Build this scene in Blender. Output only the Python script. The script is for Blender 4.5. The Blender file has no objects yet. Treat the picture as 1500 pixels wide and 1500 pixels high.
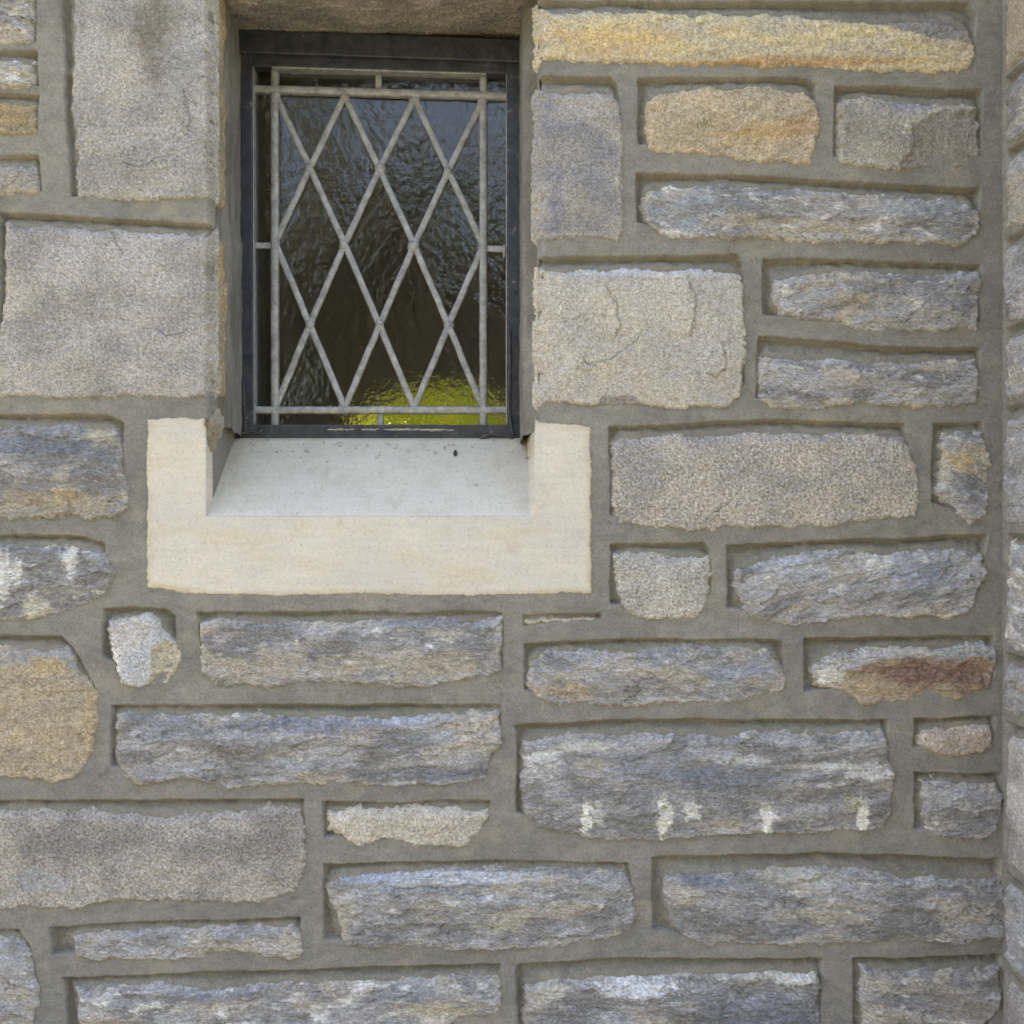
import bpy, math, random
import numpy as np

S = bpy.context.scene
COL = S.collection
D = 1.5            # camera distance from the wall face (m)
EYE = 1.5          # camera height (m)

# ------------------------------------------------------------------ camera
cam_data = bpy.data.cameras.new('camera')
cam_data.sensor_width = 36.0
cam_data.lens = 36.0
cam_data.clip_start = 0.05
cam_data.clip_end = 500.0
cam = bpy.data.objects.new('camera', cam_data)
cam.location = (0.0, -D, EYE)
cam.rotation_euler = (math.radians(90), 0, 0)
COL.objects.link(cam)
S.camera = cam

# ------------------------------------------------------------------ sky, sun, exposure
SUN_EL, SUN_AZ = 58.0, 338.0      # the sun stands behind the building, up on the left
W = bpy.data.worlds.new('World')
S.world = W
W.use_nodes = True
wn = W.node_tree
sky = wn.nodes.new('ShaderNodeTexSky')
sky.sky_type = 'NISHITA'
sky.sun_disc = False
sky.sun_elevation = math.radians(SUN_EL)
sky.sun_rotation = math.radians(SUN_AZ)
sky.dust_density = 2.5
wn.links.new(sky.outputs['Color'], wn.nodes['Background'].inputs['Color'])
wn.nodes['Background'].inputs['Strength'].default_value = 0.15
sl = bpy.data.lights.new('sun', 'SUN')
sl.energy = 5.0
sl.angle = math.radians(0.53)
sl.color = (1.0, 0.95, 0.86)
sun = bpy.data.objects.new('sun', sl)
COL.objects.link(sun)
az = math.radians(SUN_AZ)
sun_dir = (math.sin(az) * math.cos(math.radians(SUN_EL)), math.cos(az) * math.cos(math.radians(SUN_EL)), math.sin(math.radians(SUN_EL)))
from mathutils import Vector
sun.rotation_euler = Vector(sun_dir).to_track_quat('Z', 'Y').to_euler()
sun.location = (-2, 6, 9)
vs = S.view_settings
vs.view_transform = 'Standard'
vs.look = 'None'
vs.gamma = 1.0
vs.use_curve_mapping = False
vs.exposure = 2.6
vs.use_white_balance = True          # the camera's shade white balance
vs.white_balance_temperature = 8200
vs.white_balance_tint = 14
S.cycles.use_denoising = True
S.cycles.max_bounces = 10
S.cycles.transmission_bounces = 8
S.cycles.sample_clamp_indirect = 6.0

# ------------------------------------------------------------------ helpers: noise and distance
def _hash(ix, iy, seed):
    h = (ix.astype(np.int64) * 374761393 + iy.astype(np.int64) * 668265263 + seed * 1442695041) & 0xFFFFFFFF
    h = ((h ^ (h >> 13)) * 1274126177) & 0xFFFFFFFF
    h = ((h ^ (h >> 16)) * 2246822519) & 0xFFFFFFFF
    return h ^ (h >> 15)

_GA = np.cos(np.arange(64) * 2 * np.pi / 64)
_GB = np.sin(np.arange(64) * 2 * np.pi / 64)

def perlin(x, y, seed=0):
    x0 = np.floor(x); y0 = np.floor(y)
    fx = x - x0; fy = y - y0
    ix = x0.astype(np.int64); iy = y0.astype(np.int64)
    u = fx * fx * fx * (fx * (fx * 6 - 15) + 10)
    v = fy * fy * fy * (fy * (fy * 6 - 15) + 10)
    def g(dx, dy):
        k = (_hash(ix + dx, iy + dy, seed) & 63).astype(np.int64)
        return _GA[k] * (fx - dx) + _GB[k] * (fy - dy)
    a = g(0, 0); b = g(1, 0); c = g(0, 1); d = g(1, 1)
    return ((a + u * (b - a)) * (1 - v) + (c + u * (d - c)) * v) * 1.5

def fbm(x, y, octv=4, seed=0, gain=0.5):
    s = np.zeros(np.shape(x)); a = 1.0; t = 0.0
    for k in range(octv):
        s += a * perlin(x, y, seed + 17 * k); t += a
        x = x * 2.03 + 5.3; y = y * 2.03 + 1.7; a *= gain
    return s / t * 1.35

def facets(x, y, seed, tilt=1.0):
    """broken planes: irregular cells, each with its own height and slope (about -1..1), plus a random per cell"""
    x0 = np.floor(x).astype(np.int64); y0 = np.floor(y).astype(np.int64)
    best = np.full(np.shape(x), 1e9); hv = np.zeros(np.shape(x)); rv = np.zeros(np.shape(x))
    for dx in (-1, 0, 1):
        for dy in (-1, 0, 1):
            cx = x0 + dx; cy = y0 + dy
            h = _hash(cx, cy, seed)
            px = cx + (h & 255) / 255.0; py = cy + ((h >> 8) & 255) / 255.0
            ex = x - px; ey = y - py
            dd = ex * ex + ey * ey
            tx = ((h >> 16) & 255) / 127.5 - 1; ty = ((h >> 20) & 255) / 127.5 - 1; oz = ((h >> 24) & 255) / 127.5 - 1
            m = dd < best
            best = np.where(m, dd, best)
            hv = np.where(m, 0.5 * oz + tilt * (tx * ex + ty * ey), hv); rv = np.where(m, ty, rv)
    return hv, rv

def ss(a, b, x):
    t = np.clip((x - a) / (b - a), 0, 1)
    return t * t * (3 - 2 * t)

def sdf(px, py, poly):
    """distance to a closed outline, positive inside"""
    n = len(poly)
    best = np.full(np.shape(px), 1e18); ins = np.zeros(np.shape(px), bool)
    for i in range(n):
        ax, ay = poly[i]; bx, by = poly[(i + 1) % n]
        ex, ey = bx - ax, by - ay
        wx, wy = px - ax, py - ay
        t = np.clip((wx * ex + wy * ey) / max(ex * ex + ey * ey, 1e-9), 0, 1)
        best = np.minimum(best, (wx - ex * t) ** 2 + (wy - ey * t) ** 2)
        if ay != by:
            c = ((ay > py) != (by > py)) & (px < (bx - ax) * (py - ay) / (by - ay) + ax)
            ins ^= c
    dd = np.sqrt(best)
    return np.where(ins, dd, -dd)

def polyline_side(px, py, pts):
    """unsigned distance, side sign and along-parameter of an open line"""
    best = np.full(np.shape(px), 1e18); sg = np.ones(np.shape(px)); al = np.zeros(np.shape(px))
    n = len(pts) - 1
    for i in range(n):
        ax, ay = pts[i]; bx, by = pts[i + 1]
        ex, ey = bx - ax, by - ay
        wx, wy = px - ax, py - ay
        tr = (wx * ex + wy * ey) / max(ex * ex + ey * ey, 1e-9)
        t = np.clip(tr, 0, 1)
        d2 = (wx - ex * t) ** 2 + (wy - ey * t) ** 2
        m = d2 < best
        best = np.where(m, d2, best)
        sg = np.where(m, np.sign(ex * wy - ey * wx), sg)
        al = np.where(m, (i + t) / n, al)
    return np.sqrt(best), sg, al

def lin(*c):
    return np.array([((v / 255) / 12.92 if v / 255 <= 0.04045 else ((v / 255 + 0.055) / 1.055) ** 2.4) for v in c])

def mixc(a, b, t):
    return a + (b - a) * t[..., None]

# ------------------------------------------------------------------ helpers: objects
def link(name, me, mat=None, parent=None, **props):
    o = bpy.data.objects.new(name, me)
    COL.objects.link(o)
    if mat is not None and me is not None:
        me.materials.append(mat)
    if parent is not None:
        o.parent = parent
    for k, v in props.items():
        o[k] = v
    return o

def thing(name, label, category, loc=(0, 0, 0), group=None):
    o = bpy.data.objects.new(name, None)
    o.empty_display_size = 0.1
    o.location = loc
    COL.objects.link(o)
    o['label'] = label; o['category'] = category; o['kind'] = 'thing'
    if group: o['group'] = group
    return o

def mesh_np(name, V, F, C=None, smooth=True, sharp=None):
    me = bpy.data.meshes.new(name)
    V = np.ascontiguousarray(V, np.float32); F = np.ascontiguousarray(F, np.int32)
    me.vertices.add(len(V)); me.vertices.foreach_set('co', V.ravel())
    k = F.shape[1]
    me.loops.add(F.size); me.loops.foreach_set('vertex_index', F.ravel())
    me.polygons.add(len(F))
    me.polygons.foreach_set('loop_start', np.arange(0, F.size, k, dtype=np.int32))
    me.polygons.foreach_set('use_smooth', np.full(len(F), smooth, dtype=bool))
    me.update(calc_edges=True)
    if C is not None:
        at = me.color_attributes.new('Col', 'FLOAT_COLOR', 'POINT')
        c4 = np.ones((len(V), 4), np.float32); c4[:, :3] = np.clip(C, 0.01, 0.92)
        at.data.foreach_set('color', c4.ravel())
    if sharp:
        me.set_sharp_from_angle(angle=math.radians(sharp))
    return me

def grid_faces(keep):
    """quads of a grid whose four corners are kept -> (faces, kept index list)"""
    idx = np.full(keep.shape, -1, np.int64)
    q = keep[:-1, :-1] & keep[1:, :-1] & keep[:-1, 1:] & keep[1:, 1:]
    use = np.zeros(keep.shape, bool)
    use[:-1, :-1] |= q; use[1:, :-1] |= q; use[:-1, 1:] |= q; use[1:, 1:] |= q
    idx[use] = np.arange(use.sum())
    r, c = np.nonzero(q)
    F = np.stack([idx[r, c], idx[r + 1, c], idx[r + 1, c + 1], idx[r, c + 1]], 1)
    return F, use

def to_wall(u, v, h):      # picture-like wall coordinates in mm: u right, v down, h out of the wall
    return np.stack([(u - 750) * 0.001, -h, EYE + (750 - v) * 0.001], -1)

PX = 0.718                 # buttress side face
def to_pier(u, v, h):      # u: mm out from the wall along the buttress side
    return np.stack([PX - h, -u * 0.001, EYE + (750 - v) * 0.001], -1)

def to_pier_front(u, v, h):
    return np.stack([PX + u * 0.001, -PD - h, EYE + (750 - v) * 0.001], -1)
PD = 0.30

JL = (311 - 750) * 0.001
JR = (790 - 750) * 0.001
def to_jamb_l(u, v, h):    # u: mm into the wall
    return np.stack([JL + h, u * 0.001, EYE + (750 - v) * 0.001], -1)
def to_jamb_r(u, v, h):
    return np.stack([JR - h, u * 0.001, EYE + (750 - v) * 0.001], -1)

def back(px, py, d):       # a point seen at px, py standing d metres behind the wall face
    k = (D + d) / D
    return ((px - 750) * 0.001 * k, d, EYE + (750 - py) * 0.001 * k)

# ------------------------------------------------------------------ materials
def newmat(name):
    m = bpy.data.materials.new(name); m.use_nodes = True
    nt = m.node_tree
    return m, nt, nt.nodes['Principled BSDF']

def nd(nt, t, **kw):
    n = nt.nodes.new(t)
    for k, v in kw.items():
        if k in n.inputs: n.inputs[k].default_value = v
        else: setattr(n, k, v)
    return n

def tex_coord(nt):
    return nd(nt, 'ShaderNodeTexCoord').outputs['Object']

def noise(nt, co, scale, detail=4.0, rough=0.55, vec_scale=None):
    if vec_scale:
        mp = nd(nt, 'ShaderNodeMapping'); mp.inputs['Scale'].default_value = vec_scale
        nt.links.new(co, mp.inputs['Vector']); co = mp.outputs['Vector']
    n = nd(nt, 'ShaderNodeTexNoise'); n.inputs['Scale'].default_value = scale
    n.inputs['Detail'].default_value = detail; n.inputs['Roughness'].default_value = rough
    nt.links.new(co, n.inputs['Vector'])
    return n.outputs['Fac']

def remap(nt, f, a, b, c, d):
    r = nd(nt, 'ShaderNodeMapRange')
    for i, v in enumerate((a, b, c, d)): r.inputs[i + 1].default_value = v
    nt.links.new(f, r.inputs[0])
    return r.outputs[0]

def rock_mat(name, grain=420.0, speck=0.5, bump=0.5, stretch=None, rough=0.9, dark_speck=0.0):
    m, nt, b = newmat(name)
    co = tex_coord(nt)
    col = nd(nt, 'ShaderNodeAttribute', attribute_name='Col')
    f1 = noise(nt, co, grain, 3.0, 0.7, stretch)
    f2 = noise(nt, co, grain * 0.38, 3.0, 0.65, stretch)
    s1 = remap(nt, f1, 0.3, 0.7, 1 - speck, 1 + speck)
    s2 = remap(nt, f2, 0.3, 0.7, 1 - speck * 0.5, 1 + speck * 0.5)
    mu = nd(nt, 'ShaderNodeMath', operation='MULTIPLY'); nt.links.new(s1, mu.inputs[0]); nt.links.new(s2, mu.inputs[1])
    val = mu.outputs[0]
    if dark_speck:
        f3 = noise(nt, co, grain * 0.9, 1.0, 0.5)
        s3 = remap(nt, f3, 0.60, 0.68, 1.0, 1.0 - dark_speck)
        m3 = nd(nt, 'ShaderNodeMath', operation='MULTIPLY'); nt.links.new(val, m3.inputs[0]); nt.links.new(s3, m3.inputs[1])
        val = m3.outputs[0]
    sc = nd(nt, 'ShaderNodeVectorMath', operation='SCALE')
    nt.links.new(col.outputs['Color'], sc.inputs[0]); nt.links.new(val, sc.inputs['Scale'])
    nt.links.new(sc.outputs[0], b.inputs['Base Color'])
    b.inputs['Roughness'].default_value = rough
    b.inputs['Specular IOR Level'].default_value = 0.25
    bp = nd(nt, 'ShaderNodeBump'); bp.inputs['Strength'].default_value = bump; bp.inputs['Distance'].default_value = 0.0018
    ad = nd(nt, 'ShaderNodeMath', operation='ADD'); nt.links.new(f1, ad.inputs[0]); nt.links.new(f2, ad.inputs[1])
    nt.links.new(ad.outputs[0], bp.inputs['Height'])
    nt.links.new(bp.outputs[0], b.inputs['Normal'])
    return m

M_GRAN = rock_mat('granite', 360, 0.37, 0.65, dark_speck=0.22)
M_SCHIST = rock_mat('schist', 430, 0.42, 0.9, stretch=(0.5, 0.5, 1.25))
M_SAND = rock_mat('sandstone', 420, 0.42, 0.6)
M_MORTAR = rock_mat('mortar', 560, 0.26, 0.5, rough=0.95)
M_LIME = rock_mat('limestone', 480, 0.10, 0.22, rough=0.85)

def paint_mat():
    m, nt, b = newmat('black_paint')
    co = tex_coord(nt)
    f = noise(nt, co, 55, 6, 0.7)
    f2 = noise(nt, co, 300, 4, 0.7)
    ad = nd(nt, 'ShaderNodeMath', operation='MULTIPLY_ADD'); nt.links.new(f2, ad.inputs[0]); ad.inputs[1].default_value = 0.35; nt.links.new(f, ad.inputs[2])
    r = nd(nt, 'ShaderNodeValToRGB')
    e = r.color_ramp.elements
    e[0].position = 0.55; e[0].color = (0.017, 0.021, 0.032, 1)
    e[1].position = 0.86; e[1].color = (0.058, 0.060, 0.068, 1)
    x = r.color_ramp.elements.new(0.88); x.color = (0.32, 0.30, 0.27, 1)
    nt.links.new(ad.outputs[0], r.inputs[0])
    nt.links.new(r.outputs[0], b.inputs['Base Color'])
    b.inputs['Roughness'].default_value = 0.42
    bp = nd(nt, 'ShaderNodeBump'); bp.inputs['Strength'].default_value = 0.35; bp.inputs['Distance'].default_value = 0.001
    nt.links.new(ad.outputs[0], bp.inputs['Height']); nt.links.new(bp.outputs[0], b.inputs['Normal'])
    return m
M_PAINT = paint_mat()

def lead_mat():
    m, nt, b = newmat('lead')
    co = tex_coord(nt)
    f = noise(nt, co, 70, 8, 0.78)
    r = nd(nt, 'ShaderNodeValToRGB')
    e = r.color_ramp.elements
    e[0].position = 0.36; e[0].color = (0.20, 0.20, 0.20, 1)
    e[1].position = 0.66; e[1].color = (0.46, 0.46, 0.45, 1)
    nt.links.new(f, r.inputs[0]); nt.links.new(r.outputs[0], b.inputs['Base Color'])
    b.inputs['Metallic'].default_value = 0.25
    b.inputs['Roughness'].default_value = 0.5
    bp = nd(nt, 'ShaderNodeBump'); bp.inputs['Strength'].default_value = 0.4; bp.inputs['Distance'].default_value = 0.001
    nt.links.new(f, bp.inputs['Height']); nt.links.new(bp.outputs[0], b.inputs['Normal'])
    return m
M_LEAD = lead_mat()

def glass_mat():
    m, nt, b = newmat('rippled_glass')
    co = tex_coord(nt)
    f = noise(nt, co, 100, 3, 0.5, (1.0, 1.0, 0.8))
    f2 = noise(nt, co, 24, 2, 0.5)
    ad = nd(nt, 'ShaderNodeMath', operation='MULTIPLY_ADD'); nt.links.new(f2, ad.inputs[0]); ad.inputs[1].default_value = 1.3; nt.links.new(f, ad.inputs[2])
    b.inputs['Base Color'].default_value = (0.82, 0.86, 0.80, 1)
    b.inputs['Transmission Weight'].default_value = 1.0
    b.inputs['Roughness'].default_value = 0.05
    b.inputs['IOR'].default_value = 1.5
    bp = nd(nt, 'ShaderNodeBump'); bp.inputs['Strength'].default_value = 0.42; bp.inputs['Distance'].default_value = 0.0016
    nt.links.new(ad.outputs[0], bp.inputs['Height']); nt.links.new(bp.outputs[0], b.inputs['Normal'])
    return m
M_GLASS = glass_mat()

def flat_mat(name, c, rough=0.8, var=0.25, scale=8.0):
    m, nt, b = newmat(name)
    f = noise(nt, tex_coord(nt), scale, 5, 0.6)
    r = nd(nt, 'ShaderNodeValToRGB')
    r.color_ramp.elements[0].position = 0.3; r.color_ramp.elements[1].position = 0.7
    r.color_ramp.elements[0].color = (*[v * (1 - var) for v in c], 1)
    r.color_ramp.elements[1].color = (*[min(1, v * (1 + var)) for v in c], 1)
    nt.links.new(f, r.inputs[0]); nt.links.new(r.outputs[0], b.inputs['Base Color'])
    b.inputs['Roughness'].default_value = rough
    return m

def leaf_mat(name, c1, c2, trans=0.4, scale=1.3):
    m, nt, b = newmat(name)
    f = noise(nt, tex_coord(nt), scale, 4, 0.6)
    r = nd(nt, 'ShaderNodeValToRGB')
    r.color_ramp.elements[0].position = 0.35; r.color_ramp.elements[1].position = 0.65
    r.color_ramp.elements[0].color = (*c1, 1); r.color_ramp.elements[1].color = (*c2, 1)
    nt.links.new(f, r.inputs[0])
    t = nd(nt, 'ShaderNodeBsdfTranslucent'); nt.links.new(r.outputs[0], t.inputs['Color'])
    nt.links.new(r.outputs[0], b.inputs['Base Color']); b.inputs['Roughness'].default_value = 0.55
    mx = nd(nt, 'ShaderNodeMixShader'); mx.inputs[0].default_value = trans
    nt.links.new(b.outputs[0], mx.inputs[1]); nt.links.new(t.outputs[0], mx.inputs[2])
    nt.links.new(mx.outputs[0], nt.nodes['Material Output'].inputs['Surface'])
    return m

# ------------------------------------------------------------------ stone builder
GR = dict(base=lin(174, 168, 160), b2=lin(146, 142, 138), warm=lin(178, 170, 158))
KD = lin(124, 123, 122); KB = lin(157, 156, 156); KT = lin(165, 157, 145); KP = lin(206, 203, 197)

def relief(kind, x, y, seed, ang, opt):
    """height (mm) and colour of a stone face"""
    a = math.radians(ang)
    u = x * math.cos(a) + y * math.sin(a)
    v = -x * math.sin(a) + y * math.cos(a)
    if kind == 'schist':
        vw = v + 8 * fbm(u / 150, v / 90, 3, seed + 1) + 2 * fbm(u / 40, v / 30, 2, seed + 2)
        n1 = fbm(u / 120, vw / 26, 4, seed + 3)
        lay = n1 * 4.0
        ter = np.floor(lay) + ss(0.0, 0.35, lay - np.floor(lay))       # splintered layers
        n2 = 1 - np.abs(fbm(u / 48, vw / 8, 4, seed + 4)) * 2
        n3 = fbm(u / 16, vw / 3.6, 3, seed + 5)
        n4 = fbm(x / 70, y / 55, 3, seed + 6)
        wu = 0.35 * fbm(u / 24, v / 14, 3, seed + 14); wv = 0.35 * fbm(u / 24, v / 14, 3, seed + 15)
        f1, r1 = facets(u / 74 + wu, vw / 30 + wv, seed + 16)
        f2, r2 = facets(u / 26 + wu * 1.5, vw / 11 + wv * 1.5, seed + 18)
        h = 2.4 * n4 + 1.3 * n1 + 0.7 * ter + 0.6 * n2 + 0.7 * n3 + 2.6 * f1 + 1.25 * f2
        t = fbm(u / 105, vw / 38, 5, seed + 7, 0.6) + 0.22 * r1
        t2 = fbm(u / 46, vw / 17, 5, seed + 8, 0.65) + 0.15 * r2
        t3 = fbm(u / 110, v / 45, 3, seed + 9)
        c = mixc(KD[None, None], KB[None, None], ss(-0.45, 0.5, t + 0.5 * t2 + opt.get('light', 0)))
        c = mixc(c, KT[None, None], ss(0.05, 0.55, t3 + 0.35 * t2 + opt.get('tan', 0) + 0.0) * 0.85)
        c = mixc(c, KP[None, None], ss(0.32, 0.75, fbm(u / 60, vw / 20, 5, seed + 10, 0.65) + 0.15 * n3 + 0.12 * r2 + opt.get('pale', 0)) * 0.8)
        c = c * (1.06 + 0.10 * n3 + 0.22 * fbm(u / 7, vw / 2.2, 3, seed + 11) + 0.22 * fbm(x / 3, y / 2.4, 2, seed + 13))[..., None]
    elif kind == 'sand':
        n1 = fbm(x / 75, y / 60, 4, seed + 1)
        n2 = fbm(x / 16, y / 12, 4, seed + 2)
        n3 = fbm(x / 4, y / 3.2, 2, seed + 3)
        f1, r1 = facets(x / 60 + 0.3 * n2, y / 36 + 0.3 * n1, seed + 16)
        h = 2.6 * n1 + 1.5 * n2 + 0.7 * n3 + 2.0 * f1
        b1 = opt.get('c1', lin(176, 152, 116)); b2 = opt.get('c2', lin(158, 138, 110))
        c = mixc(b1[None, None], b2[None, None], ss(-0.4, 0.4, fbm(u / 120, v / 26, 4, seed + 4)))
        c = c * (1 + 0.22 * n2 + 0.28 * n3)[..., None]
    else:
        n1 = fbm(x / 85, y / 75, 4, seed + 1)
        lay = fbm(x / 95, y / 80, 4, seed + 12) * 3.0
        ter = np.floor(lay) + ss(0.0, 0.16, lay - np.floor(lay))
        n2 = fbm(x / 17, y / 15, 4, seed + 2)
        n3 = fbm(x / 4.6, y / 4.2, 2, seed + 3)
        n4 = fbm(x / 2.6, y / 2.4, 1, seed + 4)
        k = opt.get('coarse', 1.0)
        f1, r1 = facets(x / 70 + 0.3 * fbm(x / 30, y / 30, 3, seed + 14), y / 55 + 0.3 * fbm(x / 30, y / 30, 3, seed + 15), seed + 16)
        h = 2.0 * n1 + opt.get('spall', 0.9) * ter + 1.5 * opt.get('spall', 0.9) * f1 + 1.1 * k * n2 + 0.75 * k * n3 + 0.35 * k * n4
        t = fbm(x / 90, y / 70, 4, seed + 5)
        c = mixc(opt.get('c1', GR['base'])[None, None], opt.get('c2', GR['b2'])[None, None], ss(-0.5, 0.5, t))
        c = mixc(c, opt.get('c3', GR['warm'])[None, None], ss(0.1, 0.6, fbm(x / 120, y / 100, 3, seed + 6)) * 0.55)
        sp = fbm(x / 3.0, y / 3.0, 2, seed + 8)
        c = c * (1 + 0.34 * k * sp + 0.16 * k * n3)[..., None]
    return h, c

def stone_arrays(poly, kind, seed, ang=0, opt=None, feats=(), step=1.5, mapf=to_wall, face=4.0, flip=False, rag=1.0, warp=True):
    opt = opt or {}
    P = np.array(poly, float)
    x0, y0 = P.min(0) - 13; x1, y1 = P.max(0) + 13
    X, Y = np.meshgrid(np.arange(x0, x1, step), np.arange(y0, y1, step))
    d = sdf(X, Y, poly)
    gy, gx = np.gradient(d, step)
    top = np.clip(gy, 0, 1); left = np.clip(gx, 0, 1)
    for _ in range(3):
        for sh_ in (2, 1):
            top = (top + np.roll(top, sh_, 0) + np.roll(top, -sh_, 0) + np.roll(top, sh_, 1) + np.roll(top, -sh_, 1)) / 5
            left = (left + np.roll(left, sh_, 0) + np.roll(left, -sh_, 0) + np.roll(left, sh_, 1) + np.roll(left, -sh_, 1)) / 5
    dn = d + rag * (5.5 * fbm(X / 42, Y / 30, 3, seed + 31) + 3.2 * fbm(X / 11, Y / 9, 3, seed + 32)) + 3.5
    w = 7 + 15 * np.maximum(top, 0.35 * left) * opt.get('pitch', 1.0)
    prof = ss(0, 1, (dn + 8) / (8 + w))
    h, c = relief(kind, X, Y, seed, ang, opt)
    h = h + face + 3.0 * ss(5, 55, dn)
    # mortar-dusted, paler rim and mortar smeared over the margins
    rim = ss(14, 2, dn + 6 * fbm(X / 14, Y / 10, 3, seed + 33))
    c = mixc(c, lin(184, 176, 160)[None, None] * (1 + 0.3 * fbm(X / 4, Y / 4, 2, seed + 34))[..., None], rim * (0.3 + 0.35 * top))
    for f in feats:
        if f[0] == 'blob':         # a patch of another colour: x, y, rx, ry, colour, strength
            _, cx, cy, rx, ry, cc, st = f[:7]
            q = np.sqrt(((X - cx) / rx) ** 2 + ((Y - cy) / ry) ** 2)
            q = q + 0.6 * fbm(X / (rx * 0.6 + 4), Y / (ry * 0.5 + 3), 4, seed + 41 + int(cx)) + 0.35 * fbm(X / 6, Y / 5, 3, seed + 42)
            if cc.mean() > 0.6:
                q = q + 0.55 * fbm(X / 4, Y / 3.2, 3, seed + 49)
                m = (ss(1.12, 0.86, q) * 0.8 + 0.2 * ss(1.9, 0.6, q)) * st
            else:
                m = ss(1.3, 0.4, q) * st
            var = (1 + 0.35 * fbm(X / 9, Y / 5, 3, seed + 43))[..., None]
            c = mixc(c, np.clip(cc[None, None] * var, 0, 0.9), m)
        elif f[0] == 'step':       # a broken ledge: line, height (mm), reach (mm)
            _, pts, A, L = f
            dx = 3.5 * fbm(X / 14, Y / 14, 3, seed + 44); dy = 3.5 * fbm(X / 14 + 9, Y / 14, 3, seed + 45)
            ds, sg, al = polyline_side(X + dx, Y + dy, pts)
            en = ss(0, 0.12, al) * ss(1.0, 0.88, al)
            h = h + 1.5 * A * en * np.where(sg > 0, np.exp(-ds / L), 0) * ss(-0.2, 1.2, ds * sg) - 2.2 * en * np.exp(-((ds * sg + 0.9) / 1.1) ** 2)
        elif f[0] == 'cut':        # a plane facet broken off: outline, depth (mm), colour
            _, pts, A, cc = f
            ds = sdf(X + 4 * fbm(X / 16, Y / 16, 3, seed + 46), Y + 4 * fbm(X / 16 + 7, Y / 16, 3, seed + 47), pts)
            m = ss(-1.0, 3.0, ds)
            h = h - A * ss(-1.5, 14, ds)
            if cc is not None: c = mixc(c, cc[None, None] * (1 + 0.3 * fbm(X / 6, Y / 3.5, 3, seed + 48))[..., None], m * 0.85)
        elif f[0] == 'hole':       # a small chiselled hole
            _, cx, cy, rx, ry, A = f
            q = np.sqrt(((X - cx) / rx) ** 2 + ((Y - cy) / ry) ** 2)
            h = h - A * ss(1.1, 0.7, q)
    H = (-18 + (h + 18) * prof) * 0.001
    keep = dn > -9.5
    F, use = grid_faces(keep)
    V = mapf(X, Y, H)[use]
    if flip: F = F[:, ::-1]
    return V, F, c[use]

def join(parts):
    V, F, C, o = [], [], [], 0
    for v, f, c in parts:
        V.append(v); F.append(f + o); C.append(c); o += len(v)
    return np.concatenate(V), np.concatenate(F), np.concatenate(C)

MATS = {'schist': M_SCHIST, 'sand': M_SAND, 'granite': M_GRAN}

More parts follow.
